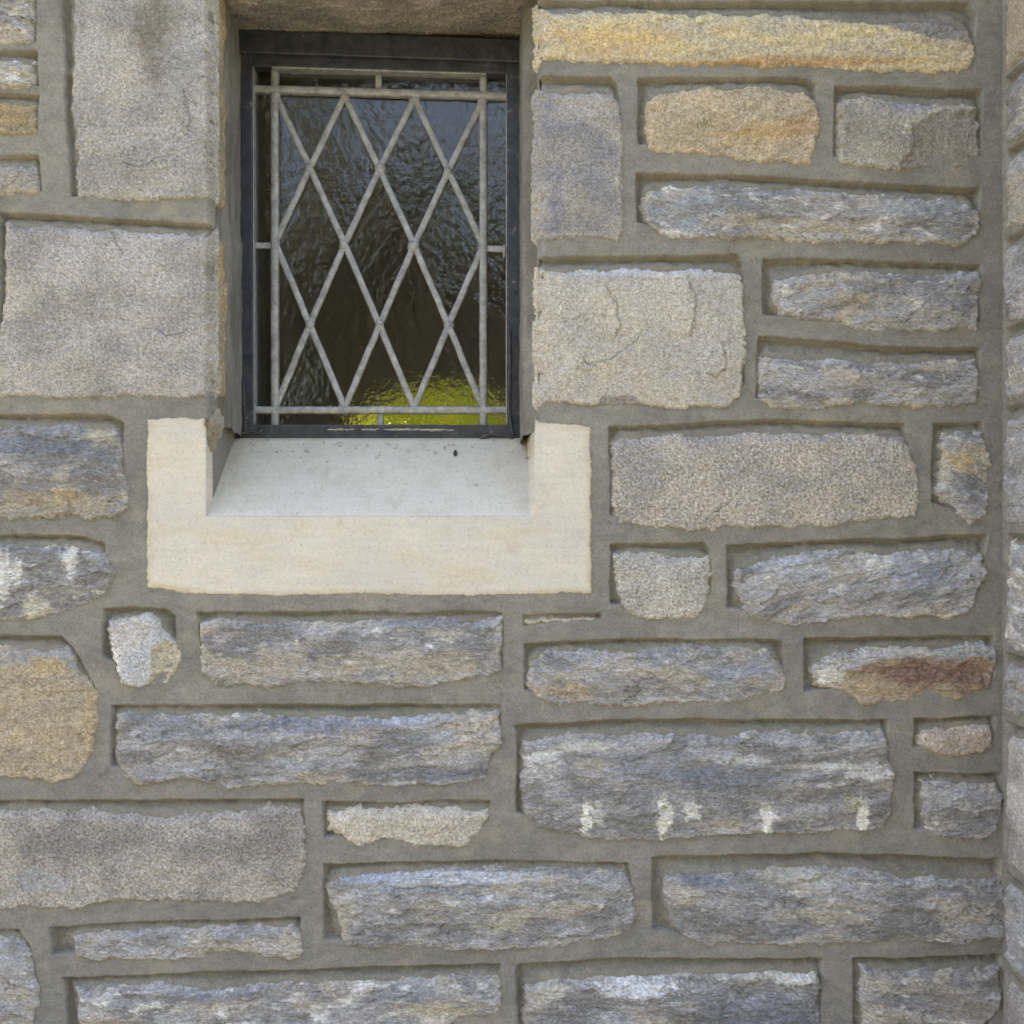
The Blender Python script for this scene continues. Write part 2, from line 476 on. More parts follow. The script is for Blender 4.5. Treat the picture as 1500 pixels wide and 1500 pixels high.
# ------------------------------------------------------------------ stones of the wall (mm, u right, v down)
WHITE = lin(226, 224, 216); RUST = lin(130, 102, 94); RUST2 = lin(164, 146, 124); OCHRE = lin(178, 160, 130)
BLUE = lin(132, 135, 142); GREYB = lin(140, 144, 150); DARK = lin(100, 98, 98)
G0 = dict(coarse=1.0)
STONES = [
 # (kind, outline, pocket, angle, opt, feats, label)
 ('schist', [(-160,-60),(30,-60),(47,-20),(48,40),(45,62),(20,68),(-160,66)], [(-200,-90),(52,-90),(52,60),(-200,60)], 3, dict(tan=.15), (), None),
 ('schist', [(-160,84),(20,82),(48,88),(51,110),(48,126),(0,132),(-160,130)], [(-200,73),(54,73),(54,124),(-200,124)], 2, dict(tan=.3, pale=.15), (), None),
 ('sand', [(-160,146),(25,144),(50,150),(54,175),(52,192),(10,197),(-160,198)], [(-200,139),(56,138),(54,190),(-200,190)], 2, dict(c1=lin(168,146,108), c2=lin(140,128,108)), (), None),
 ('granite', [(-160,238),(20,236),(50,240),(57,262),(60,280),(30,285),(-160,284)], [(-200,229),(55,229),(60,278),(-200,278)], 0, dict(c1=lin(170,160,146)), (), None),
 ('granite', [(106,-60),(303,-60),(304,120),(303,288),(250,293),(180,294),(112,290),(106,150)], [(88,-80),(330,-80),(330,282),(104,286),(95,120)], 0, dict(spall=.5, c1=lin(166,162,158)),
   [('blob',228,60,34,70,lin(120,112,102),.75),('blob',270,90,38,60,lin(150,150,146),.6),('step',[(178,238),(208,250),(232,236),(262,228)],2.2,30),('step',[(268,130),(276,160),(280,200)],1.6,24)], 'tall grey granite stone with a dark blotch, left of the window'),
 ('granite', [(8,324),(120,328),(220,334),(302,338),(303,420),(303,500),(302,580),(200,582),(90,582),(-8,582),(-12,520),(6,440),(6,380)], [(0,312),(330,331),(330,572),(0,572)], 0, dict(spall=.25, c1=lin(172,167,163)),
   [('step',[(230,482),(245,494),(260,494),(276,486)],2.0,30),('step',[(158,336),(170,352),(182,378)],1.6,22)], 'large smooth grey granite block beside the window'),
 ('schist', [(-160,618),(60,617),(120,621),(168,624),(178,640),(180,690),(187,712),(183,745),(172,760),(130,763),(105,752),(60,758),(-160,760)], [(-200,608),(160,608),(180,618),(178,750),(-200,750)], 2, dict(light=-.35, tan=-.1),
   [('blob',70,742,120,26,lin(160,150,132),.8),('blob',98,722,22,16,OCHRE,.7),('blob',150,640,24,16,lin(186,176,150),.6),('blob',60,655,110,20,lin(112,117,128),.8)], 'dark blue-grey stone with a tan lower half, left of the sill'),
 ('schist', [(-160,792),(60,793),(130,795),(155,806),(168,835),(160,862),(125,888),(75,900),(40,907),(-160,905)], [(-200,783),(120,785),(152,796),(160,830),(140,870),(-200,895)], -3, dict(light=-.3, tan=-.25),
   [('blob',106,815,12,24,WHITE,.6),('blob',56,888,22,20,lin(198,192,172),.7),('blob',8,840,10,36,WHITE,.6),('blob',26,838,8,18,WHITE,.6)], 'dark blue-grey stone with white patches at the left edge'),
 ('sand', [(-160,938),(60,943),(96,946),(108,970),(130,994),(146,1010),(143,1040),(138,1080),(125,1125),(105,1140),(80,1146),(40,1138),(-160,1135)], [(-200,931),(88,932),(104,950),(140,1010),(120,1120),(-200,1120)], 0, dict(c1=lin(168,155,134), c2=lin(156,145,128)),
   [('cut',[(40,940),(100,940),(112,965),(135,992),(118,988),(98,975),(85,962),(50,962)],3.5,lin(152,152,150)),('blob',70,975,30,14,lin(180,154,112),.6),('blob',20,962,36,14,lin(150,148,150),.6),('blob',135,1050,10,60,lin(172,150,114),.5)], 'tan brown stone with a grey broken top corner'),
 ('granite', [(161,912),(205,898),(226,900),(247,930),(262,944),(266,960),(258,985),(240,1003),(200,1006),(178,1000),(165,965)], [(152,892),(244,892),(257,902),(257,950),(200,990),(150,960)], 0, dict(c1=lin(190,190,190), c2=lin(170,172,176), pitch=.4),
   [('cut',[(222,948),(240,935),(270,945),(262,990),(235,1010),(205,1010),(222,985)],4,lin(174,164,140)),('blob',170,970,7,24,WHITE,.8)], 'small rounded whitish stone below the sill corner'),
 ('schist', [(292,912),(320,902),(430,905),(560,902),(660,902),(733,902),(735,960),(738,975),(730,985),(715,993),(640,1000),(585,1008),(540,998),(450,1000),(380,1008),(310,1002),(295,985),(291,940)], [(289,897),(735,897),(735,980),(600,990),(300,990)], 1, dict(tan=.25, light=-.05), [('blob',640,915,60,10,BLUE,.5),('blob',330,930,20,20,lin(150,140,136),.5)], None),
 ('schist', [(170,1046),(182,1039),(300,1040),(400,1044),(520,1046),(640,1040),(730,1038),(735,1060),(733,1090),(715,1110),(712,1140),(650,1150),(560,1152),(520,1145),(470,1148),(400,1150),(330,1152),(280,1142),(250,1142),(200,1148),(172,1130),(168,1090)], [(163,1033),(733,1033),(733,1090),(700,1130),(250,1135),(163,1122)], -4, dict(light=.0, tan=-.05),
   [('blob',450,1062,130,12,lin(116,122,136),.7),('blob',590,1052,60,8,lin(176,184,194),.8),('blob',250,1070,50,22,BLUE,.5),('blob',700,1075,40,30,lin(182,176,164),.6),('blob',640,1132,110,12,lin(108,112,122),.7)], None),
 ('granite', [(-160,1180),(130,1182),(200,1188),(260,1191),(330,1181),(420,1178),(440,1182),(446,1200),(445,1260),(446,1285),(430,1305),(385,1318),(370,1322),(260,1318),(170,1318),(110,1330),(30,1328),(-160,1330)], [(-200,1173),(446,1172),(446,1270),(380,1305),(-200,1310)], 0, dict(coarse=1.35, spall=.5, c1=lin(168,162,154), c2=lin(136,131,126)), [('blob',60,1290,50,20,lin(150,156,164),.5)], 'long speckled grey granite stone at the lower left edge'),
 ('granite', [(480,1186),(520,1181),(650,1179),(715,1181),(715,1195),(700,1220),(688,1238),(610,1238),(580,1230),(520,1235),(495,1222),(482,1215)], [(474,1176),(720,1174),(714,1200),(690,1225),(560,1222),(474,1225)], 0, dict(c1=lin(196,188,174), c2=lin(176,170,158), coarse=.9), (), 'short pale cream stone with a cut lower right corner'),
 ('schist', [(102,1370),(120,1363),(180,1357),(300,1355),(430,1352),(441,1370),(442,1395),(435,1405),(400,1402),(345,1390),(312,1391),(295,1402),(260,1407),(160,1400),(140,1406),(110,1396)], [(74,1358),(180,1351),(438,1346),(441,1390),(300,1388),(120,1394),(74,1400)], 2, dict(tan=.2, light=.3, pale=.1), (), None),
 ('schist', [(-160,1368),(20,1367),(36,1376),(45,1400),(58,1440),(62,1465),(50,1490),(40,1560),(-160,1560)], [(-200,1361),(25,1361),(42,1385),(58,1450),(40,1540),(-200,1540)], 10, dict(light=.35, tan=.1, pale=.05), (), None),
 ('schist', [(105,1442),(150,1443),(172,1437),(260,1437),(300,1446),(400,1434),(540,1432),(700,1425),(732,1428),(735,1450),(733,1480),(720,1487),(680,1490),(640,1502),(560,1540),(130,1540),(115,1490),(112,1460)], [(92,1433),(400,1422),(733,1412),(733,1470),(560,1520),(100,1525)], -3, dict(light=.1, tan=.2, pale=.25),
   [('blob',300,1455,60,12,BLUE,.6),('blob',620,1455,60,10,BLUE,.5),('blob',650,1480,60,12,lin(186,178,152),.6)], None),
 ('schist', [(480,1292),(500,1278),(560,1272),(690,1268),(760,1266),(870,1268),(915,1275),(928,1300),(930,1335),(925,1360),(880,1375),(820,1385),(740,1390),(620,1390),(560,1388),(540,1395),(500,1380),(490,1340),(481,1320)], [(475,1267),(740,1260),(922,1265),(928,1340),(800,1375),(540,1380),(475,1375)], -3, dict(light=0, tan=-.1),
   [('blob',680,1285,110,9,lin(186,192,200),.8),('blob',560,1288,60,10,lin(168,178,194),.7),('step',[(560,1300),(600,1302),(640,1298),(690,1312),(740,1306)],3.0,26),('blob',740,1350,40,16,lin(182,176,156),.6),('blob',500,1340,20,40,lin(184,176,156),.5)], None),
 ('schist', [(765,1085),(785,1074),(900,1070),(1000,1070),(1060,1074),(1100,1064),(1180,1072),(1290,1062),(1298,1080),(1302,1110),(1311,1140),(1305,1170),(1305,1195),(1290,1215),(1200,1218),(1130,1220),(1030,1225),(940,1230),(870,1228),(830,1222),(790,1210),(770,1195),(763,1150)], [(757,1062),(940,1054),(1298,1056),(1304,1190),(1100,1208),(860,1214),(757,1190)], -2, dict(light=-.05, tan=-.25, pale=-.05),
   [('blob',858,1196,8,20,WHITE,.85),('blob',876,1190,10,16,WHITE,.35),('blob',972,1196,11,26,lin(220,218,204),.75),('blob',1012,1186,12,12,WHITE,.6),('blob',1122,1200,9,26,WHITE,.85),('blob',1262,1198,8,26,WHITE,.85),('blob',1250,1176,16,12,lin(190,180,150),.5),('blob',1276,1132,40,7,WHITE,.5),('blob',1080,1112,50,6,WHITE,.45),('blob',1220,1122,80,5,WHITE,.45),('blob',795,1110,26,10,WHITE,.5),('blob',860,1092,50,9,lin(200,198,192),.6),('hole',972,1184,4,7,4),('hole',1122,1184,3.5,8,5),('hole',1256,1182,4,10,4),('blob',1000,1130,150,30,lin(112,118,130),.6)], 'large blue-grey stone with a row of white drip stains'),
 ('schist', [(975,1283),(1000,1277),(1100,1272),(1215,1263),(1290,1270),(1330,1282),(1370,1278),(1400,1284),(1465,1279),(1470,1300),(1473,1340),(1475,1375),(1400,1380),(1340,1378),(1270,1380),(1150,1382),(1040,1382),(1005,1375),(985,1360),(976,1330)], [(957,1256),(1200,1250),(1465,1259),(1472,1360),(1100,1370),(1000,1368),(957,1360)], 4, dict(light=0, tan=-.12),
   [('blob',1220,1335,60,18,lin(180,174,158),.7),('blob',1180,1285,60,14,lin(184,184,178),.6),('blob',1030,1290,36,12,lin(112,117,130),.7),('blob',1150,1362,60,12,BLUE,.6),('step',[(1150,1322),(1200,1326),(1250,1332),(1300,1350)],3,24)], None),
 ('schist', [(770,1442),(800,1432),(900,1427),(1000,1422),(1080,1420),(1195,1420),(1200,1440),(1198,1470),(1206,1560),(762,1560),(768,1480)], [(758,1414),(900,1405),(1205,1404),(1198,1540),(758,1540)], 2, dict(light=-.15, tan=-.15),
   [('blob',930,1445,60,14,lin(206,208,210),.8),('blob',800,1450,30,24,lin(190,186,172),.6),('blob',1100,1424,110,10,lin(196,194,180),.7),('blob',1120,1480,110,26,lin(110,114,126),.7),('blob',1170,1432,30,8,WHITE,.6)], None),
 ('schist', [(1262,1413),(1300,1418),(1400,1416),(1462,1411),(1465,1440),(1462,1475),(1440,1500),(1430,1560),(1268,1560),(1260,1470)], [(1250,1405),(1465,1400),(1462,1470),(1430,1540),(1250,1540)], 8, dict(light=.1, tan=.1, pale=.05), [('blob',1400,1470,46,26,lin(146,136,128),.6)], None),
 ('granite', [(1350,1068),(1372,1059),(1450,1057),(1455,1075),(1457,1095),(1420,1103),(1375,1106),(1360,1098),(1346,1090)], [(1340,1053),(1455,1050),(1456,1085),(1340,1095)], 0, dict(c1=lin(178,166,152), c2=lin(160,146,136), coarse=1.1), (), 'smallest pinkish grey stone at the right, above a blue-grey one'),
 ('schist', [(1352,1142),(1380,1138),(1460,1142),(1468,1160),(1465,1200),(1460,1218),(1430,1228),(1380,1228),(1355,1215),(1350,1180)], [(1340,1132),(1465,1134),(1466,1190),(1440,1215),(1340,1215)], -8, dict(light=.15, tan=-.1), (), None),
 ('schist', [(1190,968),(1225,948),(1290,944),(1380,939),(1440,936),(1456,946),(1455,980),(1450,1010),(1400,1022),(1330,1028),(1260,1030),(1225,1010),(1200,1000),(1188,980)], [(1178,936),(1455,931),(1454,990),(1300,1015),(1230,1005),(1178,1012)], -2, dict(light=.1, tan=.05),
   [('cut',[(1232,985),(1275,968),(1330,962),(1395,968),(1440,958),(1460,975),(1455,1030),(1240,1035),(1215,1002)],4.5,RUST2),('blob',1350,985,80,20,RUST,.9),('blob',1420,990,36,26,lin(132,106,94),.7),('blob',1270,1008,46,14,lin(174,154,130),.7),('blob',1215,990,22,16,WHITE,.6),('blob',1300,952,60,8,lin(186,180,170),.6)], 'rust red stained stone near the right edge'),
 ('schist', [(775,966),(800,950),(900,946),(1000,944),(1080,942),(1125,946),(1140,965),(1150,990),(1150,1010),(1100,1025),(1040,1030),(1000,1028),(930,1033),(860,1030),(810,1032),(785,1020),(772,1000)], [(768,943),(900,936),(1145,938),(1148,1000),(1000,1018),(820,1020),(768,1010)], 1, dict(light=.05, tan=.15),
   [('blob',1080,985,70,22,lin(152,159,170),.6),('blob',830,1012,46,14,lin(176,158,130),.5),('blob',960,965,60,12,GREYB,.6)], None),
 ('granite', [(769,905),(790,903),(850,905),(874,907),(840,910),(800,913),(776,917),(768,912)], [(766,900),(880,899),(880,906),(800,912),(766,915)], 0, dict(c1=lin(184,172,150), c2=lin(168,158,142)), (), 'thin sliver of tan stone in the joint below the sill'),
 ('granite', [(900,812),(925,804),(960,806),(1000,810),(1038,814),(1041,840),(1036,880),(1025,900),(985,905),(950,908),(915,898),(902,870),(898,835)], [(895,798),(1032,796),(1041,806),(1040,870),(1000,892),(895,885)], 0, dict(coarse=1.3, c1=lin(182,178,168), c2=lin(160,156,150)), (), 'small pale speckled stone right below the sill end'),
 ('schist', [(1078,832),(1100,821),(1130,810),(1190,802),(1270,801),(1300,808),(1330,802),(1400,798),(1440,811),(1442,840),(1430,870),(1422,900),(1390,905),(1340,900),(1260,905),(1160,915),(1120,912),(1090,895),(1080,870)], [(1066,799),(1200,792),(1445,784),(1440,850),(1400,892),(1150,900),(1066,890)], -14, dict(light=.25, tan=-.3),
   [('blob',1280,818,26,24,lin(200,198,192),.7),('blob',1160,830,50,14,lin(186,192,200),.7),('blob',1350,840,50,30,lin(136,146,162),.6),('blob',1370,902,40,6,lin(190,180,156),.7)], 'bright blue-grey slanting layered stone at the right'),
 ('granite', [(897,650),(910,634),(1010,632),(1130,628),(1250,630),(1320,634),(1333,650),(1342,680),(1346,740),(1340,755),(1290,762),(1240,765),(1200,772),(1150,770),(1100,772),(1060,768),(1050,778),(985,775),(940,770),(905,768),(897,740),(894,690)], [(893,625),(1120,616),(1325,620),(1345,735),(1100,755),(893,755)], 0, dict(coarse=1.55, spall=.35, c1=lin(176,168,158), c2=lin(152,148,144)), [('step',[(1030,770),(1045,752),(1062,742),(1078,728)],2,22)], 'large coarse speckled granite stone right of the sill'),
 ('schist', [(1378,652),(1386,632),(1410,626),(1440,627),(1446,660),(1450,720),(1445,755),(1420,762),(1400,755),(1385,735),(1373,720),(1381,690)], [(1367,620),(1440,620),(1446,740),(1400,745),(1367,735)], 20, dict(light=.1, tan=.3, pale=.05), [('blob',1405,675,22,14,lin(182,160,116),.7),('blob',1420,715,24,16,BLUE,.5)], 'small upright mottled stone beside the right corner'),
 ('schist', [(1112,522),(1125,515),(1180,519),(1250,523),(1330,523),(1430,522),(1432,560),(1430,592),(1350,596),(1260,592),(1180,598),(1130,597),(1115,585),(1110,550)], [(1112,493),(1280,507),(1435,511),(1432,580),(1180,586),(1108,580)], 0, dict(light=.1, tan=.1), (), None),
 ('schist', [(1135,406),(1180,397),(1240,390),(1330,394),(1432,396),(1436,430),(1430,482),(1380,483),(1300,485),(1255,484),(1220,470),(1180,468),(1145,462),(1130,440)], [(1118,378),(1250,380),(1435,389),(1434,470),(1260,472),(1118,460)], -6, dict(light=.1, tan=.05), [('blob',1250,440,46,14,lin(166,152,126),.6),('blob',1400,440,36,30,BLUE,.4)], None),
 ('granite', [(793,392),(870,390),(930,387),(1070,390),(1086,398),(1088,440),(1092,500),(1085,560),(1082,580),(1068,594),(1000,598),(940,592),(880,592),(793,590)], [(770,377),(1080,373),(1088,384),(1090,560),(1060,585),(770,580)], 0, dict(coarse=.6, spall=.8, c1=lin(184,177,164), c2=lin(170,166,160)),
   [('step',[(848,520),(860,537),(895,527),(930,504),(944,484)],3.0,34),('step',[(884,416),(902,450),(905,480),(898,500)],2.2,26),('step',[(1004,408),(1018,440),(1014,470),(1010,500)],3.0,26),('step',[(1056,500),(1062,540),(1048,552),(1030,546)],2.5,20),('cut',[(880,580),(905,578),(925,580),(945,594),(940,604),(870,604)],3,lin(140,136,132)),('blob',940,396,120,10,lin(190,198,206),.5)], 'large pale block with curved flaking cracks right of the window'),
 ('schist', [(942,292),(947,274),(980,268),(1030,264),(1060,262),(1090,270),(1125,270),(1200,274),(1280,280),(1370,284),(1420,292),(1434,310),(1432,345),(1400,360),(1330,355),(1240,355),(1160,352),(1060,350),(970,345),(946,335)], [(933,254),(1100,258),(1300,270),(1435,276),(1432,335),(1300,343),(970,333),(933,325)], 2, dict(light=.1, tan=.05, pale=.1), [('blob',990,272,10,6,WHITE,.9),('blob',1000,310,60,26,lin(140,148,160),.5),('blob',1360,315,60,16,lin(138,143,154),.5)], 'longest thin grey layered stone right of the window'),
 ('sand', [(946,147),(962,130),(1010,124),(1120,122),(1180,128),(1196,150),(1200,185),(1195,225),(1185,240),(1130,238),(1070,232),(1000,225),(950,220),(944,190)], [(935,114),(1180,114),(1194,124),(1198,200),(1150,226),(960,210),(934,210)], 2, dict(c1=lin(182,164,138), c2=lin(168,154,134)), [('blob',1110,195,90,8,lin(176,146,104),.6),('blob',1170,185,28,10,lin(172,138,112),.6)], 'tan orange squarish stone at the upper right'),
 ('granite', [(1228,152),(1242,138),(1265,135),(1310,142),(1360,147),(1410,144),(1428,152),(1435,180),(1432,230),(1400,242),(1340,248),(1260,245),(1228,235),(1225,190)], [(1223,126),(1440,131),(1434,215),(1340,234),(1223,228)], 0, dict(c1=lin(164,160,150), c2=lin(142,138,130), coarse=.8), [('cut',[(1342,180),(1320,182),(1332,205),(1328,225),(1310,236),(1320,250),(1436,250),(1440,160),(1380,160)],4,lin(136,130,122)),('blob',1325,158,40,10,lin(134,140,154),.7),('blob',1326,190,6,12,lin(206,200,186),.8)], 'grey stone with a broken curved face at the upper right'),
 ('granite', [(793,132),(840,126),(895,130),(906,147),(910,180),(912,240),(910,340),(905,355),(880,350),(840,350),(799,352),(792,345),(791,200)], [(765,112),(895,113),(906,124),(908,330),(765,335)], 88, dict(c1=lin(150,146,140), c2=lin(130,130,136), spall=.6, coarse=.8), [('blob',815,280,14,50,lin(124,122,134),.5)], 'upright dark grey stone touching the window opening'),
 ('sand', [(793,12),(900,10),(1000,16),(1130,13),(1230,22),(1280,27),(1340,22),(1400,27),(1422,42),(1425,70),(1424,100),(1400,105),(1360,108),(1280,105),(1200,97),(1100,95),(1000,95),(900,92),(860,92),(793,88)], [(768,2),(1420,4),(1432,20),(1424,92),(1250,92),(768,80)], 2, dict(c1=lin(196,180,144), c2=lin(180,170,150)),
   [('cut',[(1240,15),(1270,34),(1300,40),(1350,56),(1400,62),(1440,75),(1440,20)],2.2,lin(128,126,126)),('blob',900,60,110,24,lin(200,168,118),.6),('blob',1150,92,200,8,lin(172,134,92),.7),('blob',1010,24,70,12,lin(196,186,148),.6)], 'long yellow ochre stone at the top right'),
]

def ring(x0, y0, x1, y1, seed):
    """plain courses outside the picture, so the wall goes on"""
    r = random.Random(seed); out = []
    y = y0
    while y < y1 - 60:
        hh = min(r.randint(80, 160), y1 - y)
        if y1 - y - hh < 70: hh = y1 - y
        x = x0
        while x < x1 - 60:
            ww = min(r.randint(140, 420), x1 - x)
            if x1 - x - ww < 110: ww = x1 - x
            a, b, c, d = x + 17, y + 19, x + ww - 17, y + hh - 17
            j = lambda k=4: r.uniform(-k, k)
            poly = [(a + 4, b + 8 + j()), ((2 * a + c) / 3, b + j()), ((a + 2 * c) / 3, b + j()), (c - 4, b + 4 + j()), (c + j(), (b + d) / 2), (c - 8, d - 5), ((a + c) / 2, d + j()), (a + 8, d - 4), (a + j(), (b + d) / 2)]
            pk = [(a - 4, b - 9), (c, b - 9), (c - 2, d - 10), (a - 4, d - 10)]
            kd = r.choice(['schist', 'schist', 'granite', 'schist', 'sand'])
            out.append((kd, poly, pk, r.uniform(-5, 5), dict(tan=r.uniform(-.1, .3), light=r.uniform(-.2, .3)) if kd == 'schist' else {}, (), None))
            x += ww
        y += hh
    return out

EXTRA = (ring(-520, -420, 311, -85, 3) + ring(790, -420, 1440, -14, 4) + ring(-520, -80, -175, 1570, 5) + ring(-520, 1575, 1440, 1900, 6))
EXTRA += [('granite', [(330, -200), (770, -200), (772, -120), (770, -45), (330, -45), (328, -120)], [(322, -212), (776, -212), (770, -55), (322, -55)], 0, {}, (), None)]

wall = thing('stone_wall', 'rough grey, tan and blue-grey stone wall with raised mortar joints around the leaded window', 'wall')

jamb_l = {4: (-60, 288), 5: (338, 580)}
def add_stone(i, rec, step):
    kind, poly, pk, ang, opt, feats, label = rec
    parts = [stone_arrays(poly, kind, 100 + i * 53, ang, opt, feats, step)]
    xs = [p[0] for p in poly]; ys = [p[1] for p in poly]
    if label and 'left of the window' in label or label and 'block beside the window' in label:
        o2 = dict(opt); o2['c1'] = lin(178, 160, 126); o2['c2'] = lin(160, 148, 126)
        parts.append(stone_arrays([(20, min(ys) + 6), (66, min(ys) + 10), (60, max(ys) - 8), (20, max(ys) - 4)], 'sand', 900 + i, 90, o2, (), 2.0, to_jamb_l, 2.5, False, 0.8))
    if min(xs) in (791, 793) and max(ys) < 600:
        parts.append(stone_arrays([(22, min(ys) + 6), (58, min(ys) + 8), (54, max(ys) - 8), (22, max(ys) - 4)], kind, 900 + i, 90, opt, (), 2.0, to_jamb_r, 0.0, True, 0.8))
    V, F, C = join(parts)
    o = link('stone', mesh_np('stone', V, F, C), MATS[kind], wall)
    if label: o['label'] = label
for i, rec in enumerate(STONES): add_stone(i, rec, 1.4)
for i, rec in enumerate(EXTRA): add_stone(200 + i, rec, 3.5)

# ------------------------------------------------------------------ mortar
def mortar_colour(X, Y, seed):
    t = fbm(X / 160, Y / 130, 4, seed)
    c = mixc(lin(137, 134, 126)[None, None], lin(126, 124, 117)[None, None], ss(-0.5, 0.5, t))
    c = mixc(c, lin(154, 145, 129)[None, None], ss(0.25, 0.7, fbm(X / 90, Y / 70, 3, seed + 3)) * 0.5)
    return c * (1 + 0.22 * fbm(X / 24, Y / 15, 5, seed + 5, 0.6) + 0.09 * fbm(X / 3, Y / 2.4, 2, seed + 6) - 0.22 * ss(0.42, 0.7, fbm(X / 34, Y / 26, 5, seed + 7, 0.65)) + 0.2 * ss(0.5, 0.75, fbm(X / 40, Y / 22, 5, seed + 8, 0.65)))[..., None]

def mortar_sheet(x0, y0, x1, y1, step, pockets, seed, hole=None, covers=()):
    X, Y = np.meshgrid(np.arange(x0, x1 + step, step), np.arange(y0, y1 + step, step))
    wx = X + 2.6 * fbm(X / 70, Y / 70, 3, seed + 11) + 0.7 * fbm(X / 11, Y / 11, 2, seed + 12)
    wy = Y + 2.6 * fbm(X / 80 + 5, Y / 60, 3, seed + 13) + 0.7 * fbm(X / 12 + 5, Y / 11, 2, seed + 14)
    H = 1.2 * fbm(X / 60, Y / 40, 4, seed + 15) + 0.55 * fbm(X / 13, Y / 8, 4, seed + 16) + 0.18 * fbm(X / 34, Y / 3.2, 2, seed + 17)
    low = np.zeros_like(X); stone_in = np.full(X.shape, -50.0)
    for pk, poly in pockets:
        P = np.array(pk, float); Q = np.array(poly, float)
        a0, b0 = np.minimum(P.min(0), Q.min(0)) - 14; a1, b1 = np.maximum(P.max(0), Q.max(0)) + 14
        c0 = max(0, int((a0 - x0) / step)); c1 = min(X.shape[1], int((a1 - x0) / step) + 2)
        r0 = max(0, int((b0 - y0) / step)); r1 = min(X.shape[0], int((b1 - y0) / step) + 2)
        if c1 <= c0 or r1 <= r0: continue
        sl_ = (slice(r0, r1), slice(c0, c1))
        # rounded pocket: distance to the outline shrunk by 6 mm
        dd = sdf(wx[sl_], wy[sl_], pk)
        low[sl_] = np.maximum(low[sl_], ss(-1.4, 1.8, dd) * (0.75 + 0.25 * ss(14, 3, dd)))
        stone_in[sl_] = np.maximum(stone_in[sl_], sdf(X[sl_], Y[sl_], poly))
    H = H - 13.5 * low * (0.40 + 0.60 * ss(3, -12, stone_in + 5 * fbm(X / 18, Y / 13, 3, seed + 19))) + low * (0.9 * fbm(X / 16, Y / 12, 3, seed + 18))
    # mortar feathered up against the lower edges of the stones
    keep = stone_in < 24
    if hole is not None:
        hx0, hy0, hx1, hy1 = hole
        dh = np.maximum(np.maximum(hx0 - X, X - hx1), np.maximum(hy0 - Y, Y - hy1))
        H = H - 0.165 * np.clip(9 - dh, 0, 9) ** 2
        keep &= dh >= -step * 0.6
    for (cx0, cy0, cx1, cy1) in covers:
        keep &= ~((X > cx0) & (X < cx1) & (Y > cy0) & (Y < cy1))
    C = mortar_colour(X, Y, seed)
    C = mixc(C, lin(122, 117, 103)[None, None], low * 0.35)
    F, use = grid_faces(keep)
    return X, Y, H * 0.001, C, F, use

pockets = [(r[2], r[1]) for r in STONES] 
X, Y, H, C, F, use = mortar_sheet(-200, -90, 1470, 1580, 1.8, pockets + [(r[2], r[1]) for r in EXTRA], 7, hole=(311, -28, 789, 612), covers=[(300, 613, 789, 760)])
link('mortar', mesh_np('mortar', to_wall(X, Y, H)[use], F, C[use]), M_MORTAR, wall)
for (a, b, c, d) in ((-540, -440, -200, 1920), (-200, 1580, 1470, 1920), (-200, -440, 1470, -90)):
    X, Y, H, C, F, use = mortar_sheet(a, b, c, d, 5.0, [(r[2], r[1]) for r in EXTRA + STONES], 7, hole=(311, -28, 789, 612) if b == -440 and a == -200 else None)
    link('mortar', mesh_np('mortar', to_wall(X, Y, H)[use], F, C[use]), M_MORTAR, wall)

# mortar smeared on the sill's left ear
V, F, C = stone_arrays([(290, 603), (309, 603), (311, 618), (307, 630), (302, 650), (298, 641), (295, 626), (291, 614)], 'sand', 77, 90, dict(c1=lin(112, 103, 88), c2=lin(122, 114, 100)), (), 1.4, to_wall, 0.0, False, 0.9)
link('mortar', mesh_np('mortar', V, F, C * 0.95), M_MORTAR, wall)

# reveals (sides of the opening) and the rough soffit of the lintel
def reveal(side):
    U, Vv = np.meshgrid(np.arange(12, 176, 2.0), np.arange(-34, 646, 2.0))
    sd = 31 if side == 'l' else 37
    h = 1.6 * fbm(Vv / 60, U / 40, 4, sd) + 0.6 * fbm(Vv / 10, U / 9, 3, sd + 1)
    if side == 'l':
        h += 6.0 * ss(62, 90, U) - 5 + 6 * ss(300, 330, Vv) * ss(20, 60, U) * 0.4
        mp, fl = to_jamb_l, False
    else:
        h += 2 + 26.0 * ss(58, 80, U) * (0.85 + 0.15 * ss(80, 160, U)) - 6 * ss(20, 0, U)
        mp, fl = to_jamb_r, True
    C = mortar_colour(Vv, U, sd + 4)
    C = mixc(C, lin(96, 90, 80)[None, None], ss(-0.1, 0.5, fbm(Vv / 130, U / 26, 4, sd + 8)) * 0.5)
    F, use = grid_faces(Vv < (613 if side == 'l' else 626) + U * 0.11 + 2.5 * fbm(U / 14, Vv / 50, 2, sd + 9))
    if fl: F = F[:, ::-1]
    link('reveal', mesh_np('reveal', mp(U, Vv, h * 0.001)[use], F, C[use]), M_MORTAR, wall)
reveal('l'); reveal('r')

SOF = EYE + 0.774
U, Vv = np.meshgrid(np.arange(305, 796, 2.0), np.arange(-4, 190, 2.0))
h, c = relief('granite', U, Vv, 333, 0, dict(c1=lin(146, 138, 124), c2=lin(122, 117, 108), coarse=1.3))
Vt = np.stack([(U - 750) * 0.001, Vv * 0.001, SOF - h * 0.0012], -1)
F, use = grid_faces(np.ones(U.shape, bool))
link('lintel', mesh_np('lintel', Vt[use], F, c[use]), M_GRAN, wall, label='dark rough stone lintel over the window')

